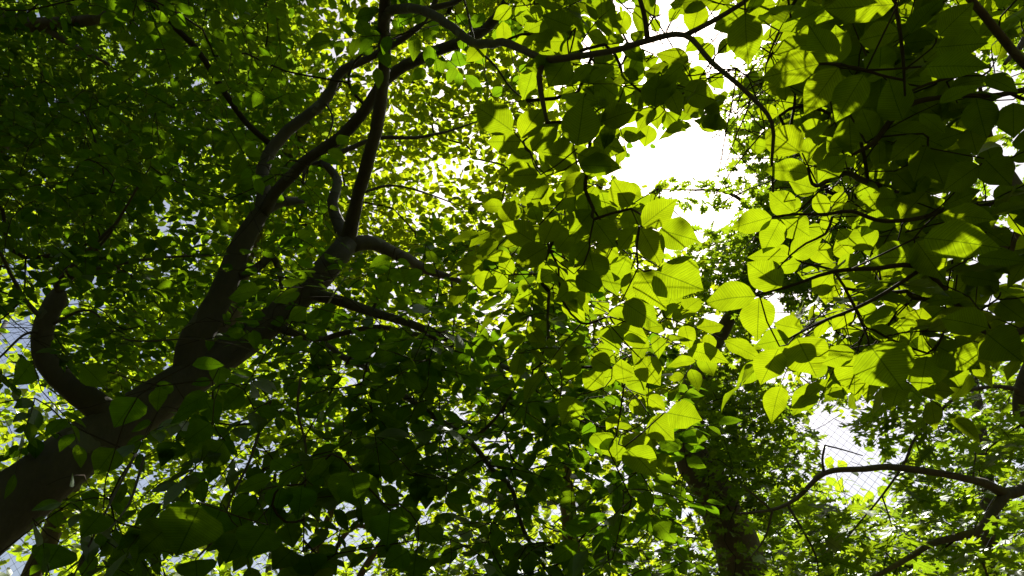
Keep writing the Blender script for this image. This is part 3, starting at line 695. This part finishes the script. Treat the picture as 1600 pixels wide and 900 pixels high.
# ================================================================== 3. the near oak at the lower right
T3 = Tree('young_oak_tree', 'young oak with lobed leaves on thin bare branches by the netting', 'tree', (4.3, 4.3, 0), M_BARKR, M_OAK)
T3.limb('trunk', [np.array(p) for p in [(4.3, 4.3, -0.15), (4.2, 4.35, 0.8), (4.05, 4.4, 1.8)]] + PX([(1720, 800, 4.4), (1680, 700, 4.35), (1604, 660, 4.3), (1594, 630, 4.3), (1600, 590, 4.3), (1640, 480, 4.3)]), [0.13, 0.11, 0.09, 0.075, 0.06, 0.045, 0.042, 0.036, 0.015], 12)
for nm, rows, rad in [
    ('limb', [(1700, 770, 4.4), (1640, 752, 4.3), (1600, 762, 4.25), (1570, 770, 4.2), (1540, 755, 4.15), (1480, 742, 4.05), (1400, 730, 3.95), (1340, 734, 3.9), (1288, 739, 3.85), (1245, 778, 3.8), (1205, 797, 3.75), (1150, 803, 3.7)], [0.05, 0.042, 0.036, 0.034, 0.026, 0.021, 0.02, 0.017, 0.0145, 0.0125, 0.009, 0.005]),
    ('limb', [(1572, 770, 4.2), (1548, 805, 4.1), (1525, 830, 4.0), (1460, 848, 3.9), (1405, 880, 3.8), (1360, 905, 3.7), (1290, 950, 3.6)], [0.033, 0.026, 0.023, 0.019, 0.0145, 0.011, 0.005]),
    ('branch', [(1600, 612, 4.3), (1560, 604, 4.25), (1510, 612, 4.2), (1465, 645, 4.15), (1430, 685, 4.1), (1412, 725, 4.05), (1378, 775, 4.0), (1340, 820, 3.95), (1300, 872, 3.9)], [0.02, 0.0125, 0.011, 0.0095, 0.0085, 0.0075, 0.006, 0.0045, 0.003]),
    ('branch', [(1288, 739, 3.85), (1285, 718, 3.85), (1289, 696, 3.85)], [0.008, 0.0065, 0.006]),
    ('branch', [(1289, 696, 3.85), (1315, 702, 3.85), (1348, 712, 3.85)], [0.005, 0.0042, 0.003]),
    ('branch', [(1230, 788, 3.78), (1255, 830, 3.7), (1275, 870, 3.65), (1280, 905, 3.6)], [0.008, 0.006, 0.005, 0.003]),
    ('branch', [(1207, 797, 3.75), (1195, 840, 3.7), (1170, 875, 3.65)], [0.007, 0.005, 0.003]),
    ('branch', [(1378, 775, 4.0), (1390, 810, 3.95), (1400, 850, 3.9)], [0.005, 0.004, 0.002]),
    ('branch', [(1490, 845, 3.95), (1530, 838, 4.0), (1600, 832, 4.1)], [0.006, 0.005, 0.003]),
    ('branch', [(1505, 845, 3.98), (1530, 870, 3.9), (1545, 905, 3.85)], [0.012, 0.009, 0.006]),
    ('branch', [(1520, 748, 4.1), (1524, 715, 4.15), (1527, 690, 4.2), (1560, 660, 4.2)], [0.007, 0.005, 0.004, 0.002]),
    ('branch', [(1430, 685, 4.1), (1436, 705, 4.05), (1445, 735, 4.0)], [0.005, 0.004, 0.002]),
    ('branch', [(1205, 797, 3.75), (1180, 775, 3.75), (1160, 758, 3.75)], [0.007, 0.0055, 0.003]),
]:
    T3.limb(nm, PX(rows), rad, 9, lump=0.05 if rad[0] > 0.012 else 0.02, step=max(0.025, rad[0]))
def oakfill(T, regs, size, nl, fam='oak'):
    for r in regs:
        for A in T.region(*r):
            T.anch.append(A)
            n = int(rng.integers(nl[0], nl[1] + 1)); az0 = rng.uniform(0, 6.28)
            for i in range(n):
                az = az0 + i * 2.39996
                d = nrm(np.array([math.cos(az), math.sin(az), rng.uniform(-0.75, 0.05)]))
                T.lv.add(A + rng.normal(0, 0.025, 3) + d * 0.02, d, UP + rng.normal(0, 0.4, 3), size * rng.uniform(0.6, 1.15), random.choice(FAMILY[fam]), rng.uniform(0.9, 1.15))
oakfill(T3, [(1300, 600, 1720, 960, 3.7, 5.2, 130), (1150, 760, 1500, 960, 3.6, 4.8, 55), (1580, 400, 1900, 900, 3.6, 5.2, 60), (1400, 590, 1600, 700, 4.2, 5.0, 22)], 0.185, (4, 7))
T3.grow(T3.anch, r0=0.0018)
TREES.append(T3)

# ================================================================== 4. the oak with the thick trunk in the middle distance
def far_tree(name, label, base, trunk, rads, regs, fam, size, nleaf, R, mat, bark=M_BARKR, group=None, limbs=(), spread=0.5, cat='tree', flat=0.55, extra=()):
    if name == 'broadleaf_tree': group = 'background trees around the leaning tree'
    T = Tree(name, label, cat, base, bark, mat, group)
    b = np.array(base, float)
    T.limb('trunk', [b - UP * 0.15] + list(trunk), rads, 14, lump=0.07, step=0.12)
    for pts, rr in limbs: T.limb('limb', pts, rr, 9, lump=0.06, step=0.08)
    A = []
    for r in regs: A += T.region(*r)
    A += [np.array(e) for e in extra]
    T.anch = A
    for a in A: T.clump(a, fam, size, int(nleaf * rng.uniform(0.6, 1.4)), R, spread, flat)
    T.grow(A, r0=0.003, maxedge=0.5, wig=0.12)
    TREES.append(T)
    return T

T4 = far_tree('oak_tree', 'oak with thick rough brown trunk behind the young oak branches', (2.75, 7.25, 0),
    PX([(1180, 930, 7.0), (1135, 820, 7.0), (1108, 760, 7.05), (1082, 705, 7.1), (1085, 600, 7.3), (1150, 480, 7.7), (1215, 330, 8.0), (1260, 180, 8.2)]), [0.36, 0.24, 0.215, 0.20, 0.175, 0.11, 0.07, 0.05, 0.03],
    [(1155, 150, 1330, 460, 6.8, 8.4, 66), (1080, 370, 1340, 660, 6.8, 8.6, 105), (1020, 560, 1270, 960, 5.8, 6.9, 55), (1080, 560, 1280, 960, 7.3, 8.6, 70), (1180, 120, 1450, 300, 7.0, 8.4, 20)],
    'oaks', 0.145, 34, 0.21, M_OAK,
    limbs=[(PX([(1150, 480, 7.7), (1175, 400, 7.4), (1200, 330, 7.1), (1240, 250, 7.0)]), [0.06, 0.045, 0.03, 0.015]),
           (PX([(1205, 350, 7.95), (1140, 302, 7.5), (1080, 297, 7.4), (1030, 296, 7.4)]), [0.03, 0.018, 0.01, 0.005])],
    extra=[])
for (x, y) in [(1030, 288), (1048, 286), (1065, 289), (1083, 287), (1098, 290), (1112, 291), (1040, 315), (1060, 313), (1078, 318), (1096, 316), (1110, 320), (1018, 300), (1025, 306), (1120, 305), (1125, 285), (1135, 265), (1128, 320), (1120, 190), (1135, 200)]:
    A = P(x, y, 7.3)
    for i in range(5):
        az = rng.uniform(0, 6.28); d = nrm(np.array([math.cos(az), math.sin(az), rng.uniform(-0.6, 0.1)]))
        T4.lv.add(A + rng.normal(0, 0.02, 3), d, UP + rng.normal(0, 0.4, 3), 0.13 * rng.uniform(0.7, 1.1), 'oaks', 1.0, True)
    T4.tw.append((np.array([P(x + 25, 300, 7.38), P(x + 10, (y + 298) / 2, 7.34), A]), np.array([0.004, 0.003, 0.002]), 4))

# ================================================================== 5. sunlit tree behind the forked limbs
T5 = far_tree('broadleaf_tree', 'tall tree of small bright round leaves lit from behind the forked limbs', (-5.9, 6.6, 0),
    PX([(-60, 860, 6.4), (130, 700, 6.6), (330, 565, 7.0), (370, 430, 7.3), (420, 300, 7.6), (510, 150, 7.8), (590, 60, 7.9)]), [0.2, 0.16, 0.15, 0.13, 0.12, 0.1, 0.07, 0.03],
    [(380, 0, 850, 430, 7.2, 8.6, 190), (480, -300, 900, 40, 6.6, 8.2, 70), (360, 230, 560, 560, 7.4, 8.6, 40), (560, 350, 960, 660, 7.0, 8.4, 110), (640, 200, 880, 420, 7.2, 8.6, 16), (820, 90, 900, 300, 7.4, 8.5, 14), (840, 270, 990, 420, 7.5, 8.5, 24)],
    'low', 0.115, 38, 0.26, M_ROUND)
# ================================================================== 6. dark tree over the upper left
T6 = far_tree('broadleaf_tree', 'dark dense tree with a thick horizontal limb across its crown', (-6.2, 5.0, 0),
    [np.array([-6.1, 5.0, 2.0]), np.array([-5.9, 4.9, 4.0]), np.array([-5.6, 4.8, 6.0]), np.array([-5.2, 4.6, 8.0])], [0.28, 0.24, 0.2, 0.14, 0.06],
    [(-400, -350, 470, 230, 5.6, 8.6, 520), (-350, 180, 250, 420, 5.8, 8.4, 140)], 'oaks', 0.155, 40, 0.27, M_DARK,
    limbs=[([np.array([-5.75, 4.85, 5.0])] + PX([(-120, 60, 5.9), (0, 36, 5.7), (60, 38, 5.6), (140, 30, 5.5), (215, 12, 5.5), (300, -30, 5.5)]), [0.11, 0.09, 0.07, 0.06, 0.045, 0.035, 0.015]),
           (PX([(60, 38, 5.6), (130, 80, 5.5), (170, 100, 5.4)]), [0.03, 0.02, 0.01])])
# ================================================================== 7. tree at the left edge, nearer the netting
T7 = far_tree('broadleaf_tree', 'thin background tree against the netting at the leaning trunk', (-5.6, 8.0, 0),
    [np.array([-5.6, 8.0, 1.5]), np.array([-5.4, 8.0, 3.5]), np.array([-5.3, 7.9, 5.5]), np.array([-5.4, 7.8, 7.4])], [0.16, 0.14, 0.11, 0.08, 0.03],
    [(-300, 240, 420, 520, 8.2, 9.6, 140), (-300, 560, 450, 820, 7.8, 9.4, 140), (120, 430, 520, 700, 8.0, 9.5, 100)], 'low', 0.125, 38, 0.28, M_SMALL,
    limbs=[([np.array([-5.5, 8.0, 2.4])] + PX([(-40, 790, 7.6), (10, 745, 7.5), (75, 690, 7.4), (125, 655, 7.3)]), [0.06, 0.05, 0.04, 0.03, 0.015])])
# ================================================================== 8. many-stemmed shrub at the bottom
T8 = far_tree('shrub', 'sunlit yellow green shrub with several upright stems beneath the hanging leaves', (-1.9, 9.2, 0),
    PX([(500, 960, 8.4), (492, 880, 8.5), (520, 790, 8.6), (545, 700, 8.7)]), [0.09, 0.075, 0.06, 0.045, 0.02],
    [(100, 720, 760, 980, 8.0, 9.4, 120), (360, 600, 680, 780, 8.2, 9.4, 45)], 'low', 0.105, 38, 0.26, M_SMALL, cat='shrub',
    limbs=[(PX([(455, 960, 8.3), (440, 880, 8.3), (425, 820, 8.3), (430, 740, 8.4)]), [0.06, 0.05, 0.04, 0.02]),
           (PX([(530, 960, 8.3), (575, 880, 8.3), (610, 830, 8.2), (650, 790, 8.2)]), [0.05, 0.04, 0.03, 0.015]),
           (PX([(475, 960, 8.3), (490, 860, 8.3), (505, 760, 8.4)]), [0.04, 0.03, 0.015]),
           (PX([(500, 900, 8.4), (548, 826, 8.3), (590, 826, 8.2), (615, 808, 8.2)]), [0.03, 0.03, 0.025, 0.015])])
# ================================================================== 9. maple at the upper right
T9 = far_tree('broadleaf_tree', 'bright tree with lobed leaves behind the dark edge of the large leaves', (5.6, 5.2, 0),
    [np.array([5.6, 5.2, 2.0]), np.array([5.4, 5.1, 4.0]), np.array([5.2, 4.9, 6.0]), np.array([4.9, 4.6, 7.6])], [0.2, 0.18, 0.14, 0.1, 0.04],
    [(1400, -120, 1900, 560, 6.2, 7.6, 95), (1250, -300, 1700, 60, 6.2, 7.6, 40), (1200, -60, 1500, 420, 6.6, 8.0, 60)], 'oaks', 0.15, 24, 0.22, M_OAK,
    limbs=[([np.array([5.3, 5.0, 5.0])] + PX([(1640, 60, 5.9), (1590, 80, 5.8), (1570, 100, 5.7)]), [0.05, 0.035, 0.025, 0.015])])
# ================================================================== 10. middle distance trees closing the bottom
T10 = far_tree('broadleaf_tree', 'shaded green tree filling the space under the hanging big leaves', (1.0, 8.6, 0),
    PX([(900, 930, 8.2), (890, 820, 8.4), (880, 700, 8.6), (890, 600, 8.8)]), [0.15, 0.12, 0.1, 0.08, 0.03],
    [(620, 560, 1080, 980, 8.2, 9.6, 150), (930, 400, 1130, 650, 8.0, 9.4, 48), (1090, 430, 1330, 620, 8.6, 9.6, 30)], 'low', 0.12, 38, 0.27, M_ROUND)
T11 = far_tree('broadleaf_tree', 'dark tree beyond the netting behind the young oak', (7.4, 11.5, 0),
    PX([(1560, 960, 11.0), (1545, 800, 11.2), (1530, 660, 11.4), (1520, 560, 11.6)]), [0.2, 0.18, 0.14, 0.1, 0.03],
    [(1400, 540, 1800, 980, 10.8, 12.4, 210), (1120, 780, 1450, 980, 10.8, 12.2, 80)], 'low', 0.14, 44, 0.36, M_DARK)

# ------------------------------------------------------------------ far wood ahead; unseen nearer ring round the rear added to block skylight
def wood():
    lv = Leaves()
    n = 30000
    az = rng.uniform(0, 2 * math.pi, n)
    back = np.clip((np.abs(np.angle(np.exp(1j * az))) - 0.75) / 0.5, 0, 1)
    rad = rng.uniform(19, 27, n) * (1 - back) + rng.uniform(8, 13, n) * back  # outside the view the ring is pulled in close to cut skylight
    top = 9.5 + 2.0 * np.sin(az * 7) + 1.3 * np.sin(az * 17 + 1)
    z = rng.random(n) ** 0.8 * top
    for a_, r_, z_ in zip(az, rad, z):
        d = nrm(rng.normal(0, 1, 3) + np.array([0, 0, -0.5]))
        lv.add(np.array([math.sin(a_) * r_, math.cos(a_) * r_, z_]), d, UP + rng.normal(0, 0.6, 3), rng.uniform(0.25, 0.5), random.choice(FAMILY['low']), 1.1)
    b, a, m, ln, wd, tp, _ = lv.arrays()
    o = link('woodland_shade_ring', bulk_leaves('woodland_shade_ring', b, a, m, ln, wd, tp, M_SMALL))
    tag(o, 'distant belt of green woodland seen through the gaps low down, with unseen rear ring added to block light', 'woodland', kind='stuff')
wood()

# ------------------------------------------------------------------ tall wire netting behind the trees
FY, FX0, FX1, FH = 9.9, -9.0, 9.5, 8.7
fence = tag(empty('netting_fence', (0, FY, 0)), 'tall diamond wire netting on steel posts seen in gaps behind the trees', 'fence')
bpy.context.view_layer.update()
for x in (-9.0, -3.4, 3.2, 9.5):
    link('post', tube_mesh('post', np.array([[x, FY, -0.3], [x, FY, FH * 0.5], [x, FY, FH]]), np.array([0.04, 0.04, 0.04]), 10, M_STEEL), fence)
for z in (FH, FH - 0.35, 0.15):
    xs = np.linspace(FX0, FX1, 60)
    pts = np.stack([xs, np.full(60, FY), z - 0.05 * np.sin((xs - FX0) / (FX1 - FX0) * math.pi * 3) ** 2], -1)
    link('cable', tube_mesh('cable', pts, np.full(60, 0.006), 6, M_STEEL), fence)
V, L, T = [], [], []; off = 0
cell = 0.105; H = FH - 0.1
for sgn, dy in ((1, 0.003), (-1, -0.003)):
    c = FX0 - H if sgn > 0 else FX0
    while c < (FX1 if sgn > 0 else FX1 + H):
        x0, z0, x1, z1 = c, 0.1, c + sgn * H, FH
        def clipx(x): return min(max(x, FX0), FX1)
        xa, xb = clipx(x0), clipx(x1)
        if abs(xa - xb) > 0.05:
            za = z0 + (xa - x0) / (x1 - x0) * (z1 - z0); zb = z0 + (xb - x0) / (x1 - x0) * (z1 - z0)
            v, l, t = tube_arrays(np.array([[xa, FY + dy, za], [xb, FY + dy, zb]]), np.array([0.0023, 0.0023]), 4)
            V.append(v); L.append(l + off); T.append(t); off += len(v)
        c += cell * math.sqrt(2)
tag(link('wire_mesh', mesh_from_arrays('wire_mesh', np.concatenate(V), np.concatenate(L), np.concatenate(T), mat=M_STEEL, smooth=False), fence), kind='stuff')

# ------------------------------------------------------------------ openings, visibility, and the leaves as objects
RMAX = 300
LIT2 = [T3.anch[i] for i in rng.choice(len(T3.anch), 48, replace=False)] + [T4.anch[i] for i in rng.choice(len(T4.anch), 22, replace=False)]
HASH = rng.random(4096)
LIMBPX = []
for T, pr in ((T1, 0.85), (T3, 0.8), (T4, 0.6)):
    nn_, rr_ = np.array(T.nodes), np.array(T.nrad)
    x, y, z = project(nn_)
    for xi, yi, zi, ri in zip(x, y, z, rr_):
        rp = F * ri / max(zi, 0.1)
        if zi > 0.5 and rp > 3.5 and (T is not T4 or yi > 700) and -60 < xi < 1660 and -60 < yi < 960: LIMBPX.append((xi, yi, zi, rp * 0.9 + 9, pr if rp > 6 else pr * 0.6))
ALL = []
for T in TREES:
    b, a, m, ln, wd, tp, hd = T.lv.arrays()
    c = b + a * (ln * 0.5)[:, None]
    keep = np.ones(len(b), bool)
    x, y, z = project(c)
    xe, ye, ze = project(b + a * ln[:, None]); xb, yb, zb_ = project(b)
    for g in GAPS:
        keep &= ~((inside(g, x, y) | ((z < 5) & (inside(g, xe, ye) | inside(g, xb, yb)))) & (z > 0) & (rng.random(len(b)) < 0.96))
    for q, rad_ in [(q, 0.085) for q in LIT] + [(q, 0.13) for q in LIT2]:
        rel = c - q
        t = rel @ SUNDIR
        dist = np.linalg.norm(rel - t[:, None] * SUNDIR, axis=1)
        keep &= ~((t > 0.06) & (dist < rad_))
    for q, (lx, ly, lz, lr, pr) in enumerate(LIMBPX):
        near = (np.abs(x - lx) < lr) & (np.abs(y - ly) < lr) & (z > 0)
        if near.any():
            i = np.where(near)[0]
            i = i[(z[i] < lz) & (np.hypot(x[i] - lx, y[i] - ly) < lr)]
            i = i[HASH[(i * 7 + len(b)) % 4096] < pr]
            keep[i] = False
    dcam = np.linalg.norm(c - CAMPOS, axis=1)
    keep &= dcam > 0.9
    keep |= hd
    k = np.where(keep)[0]
    ALL.append((b[k], a[k], m[k], ln[k], wd[k], tp[k], c[k]))

# coarse depth picture of the leaves, to know which ones show
GW, GH = 400, 225
zb = np.full((GH, GW), 1e9)
info = []
for ti, (b, a, m, ln, wd, tp, c) in enumerate(ALL):
    x, y, z = project(c)
    s = np.where(z > 0.2, F * ln / np.maximum(z, 0.2), 0)
    info.append((x / 4, y / 4, z, s))
    for xi, yi, zi, si in zip(x / 4, y / 4, z, s / 4 * 0.26):
        if zi < 0.3 or xi < -20 or yi < -20 or xi > GW + 20 or yi > GH + 20: continue
        x0, x1, y0, y1 = int(max(0, xi - si)), int(min(GW, xi + si + 1)), int(max(0, yi - si)), int(min(GH, yi + si + 1))
        if x1 > x0 and y1 > y0:
            w = zb[y0:y1, x0:x1]; np.minimum(w, zi, out=w)
TOTAL = 0
from mathutils import Matrix
for T, (b, a, m, ln, wd, tp, c), (x, y, z, s) in zip(TREES, ALL, info):
    inb = (x > 0) & (x < GW - 1) & (y > 0) & (y < GH - 1) & (z > 0.2)
    zi = np.full(len(x), -1.0)
    zi[inb] = zb[y[inb].astype(int), x[inb].astype(int)]
    vis = inb & (z <= zi + 0.04)
    score = np.where(vis, s, 0) + np.where(inb, s * 0.15, 0)
    order = np.argsort(-score)[:RMAX]
    order = order[score[order] > 9.0]
    side = np.cross(m, a)
    inv = T.root.matrix_basis.inverted()
    for i in order:
        o = bpy.data.objects.new('leaf', proto_leaf(str(tp[i]), M_BROAD if str(tp[i]).startswith('broad') else T.leafmat))
        COL.objects.link(o); o.parent = T.root
        ex, ey, ez = a[i] * ln[i], side[i] * ln[i] * wd[i], m[i] * ln[i]
        mw = Matrix(((ex[0], ey[0], ez[0], b[i, 0]), (ex[1], ey[1], ez[1], b[i, 1]), (ex[2], ey[2], ez[2], b[i, 2]), (0, 0, 0, 1)))
        o.matrix_basis = inv @ mw
    rest = np.setdiff1d(np.arange(len(b)), order)
    if len(rest):
        o = link('crown', bulk_leaves('crown', b[rest], a[rest], m[rest], ln[rest], wd[rest], tp[rest], T.leafmat, M_BROAD if T is T1 else None), T.root)
        tag(o, kind='stuff')
    TOTAL += len(b)
    V, L, Tt = [], [], []; off = 0
    for p, r, sd_ in T.tw:
        v, l, t = tube_arrays(p, r, sd_)
        V.append(v); L.append(l + off); Tt.append(t); off += len(v)
    if V:
        o = link('twig_growth', mesh_from_arrays('twig_growth', np.concatenate(V), np.concatenate(L), np.concatenate(Tt), mat=M_TWIG), T.root)
        tag(o, kind='stuff')
print('LEAVES', TOTAL)
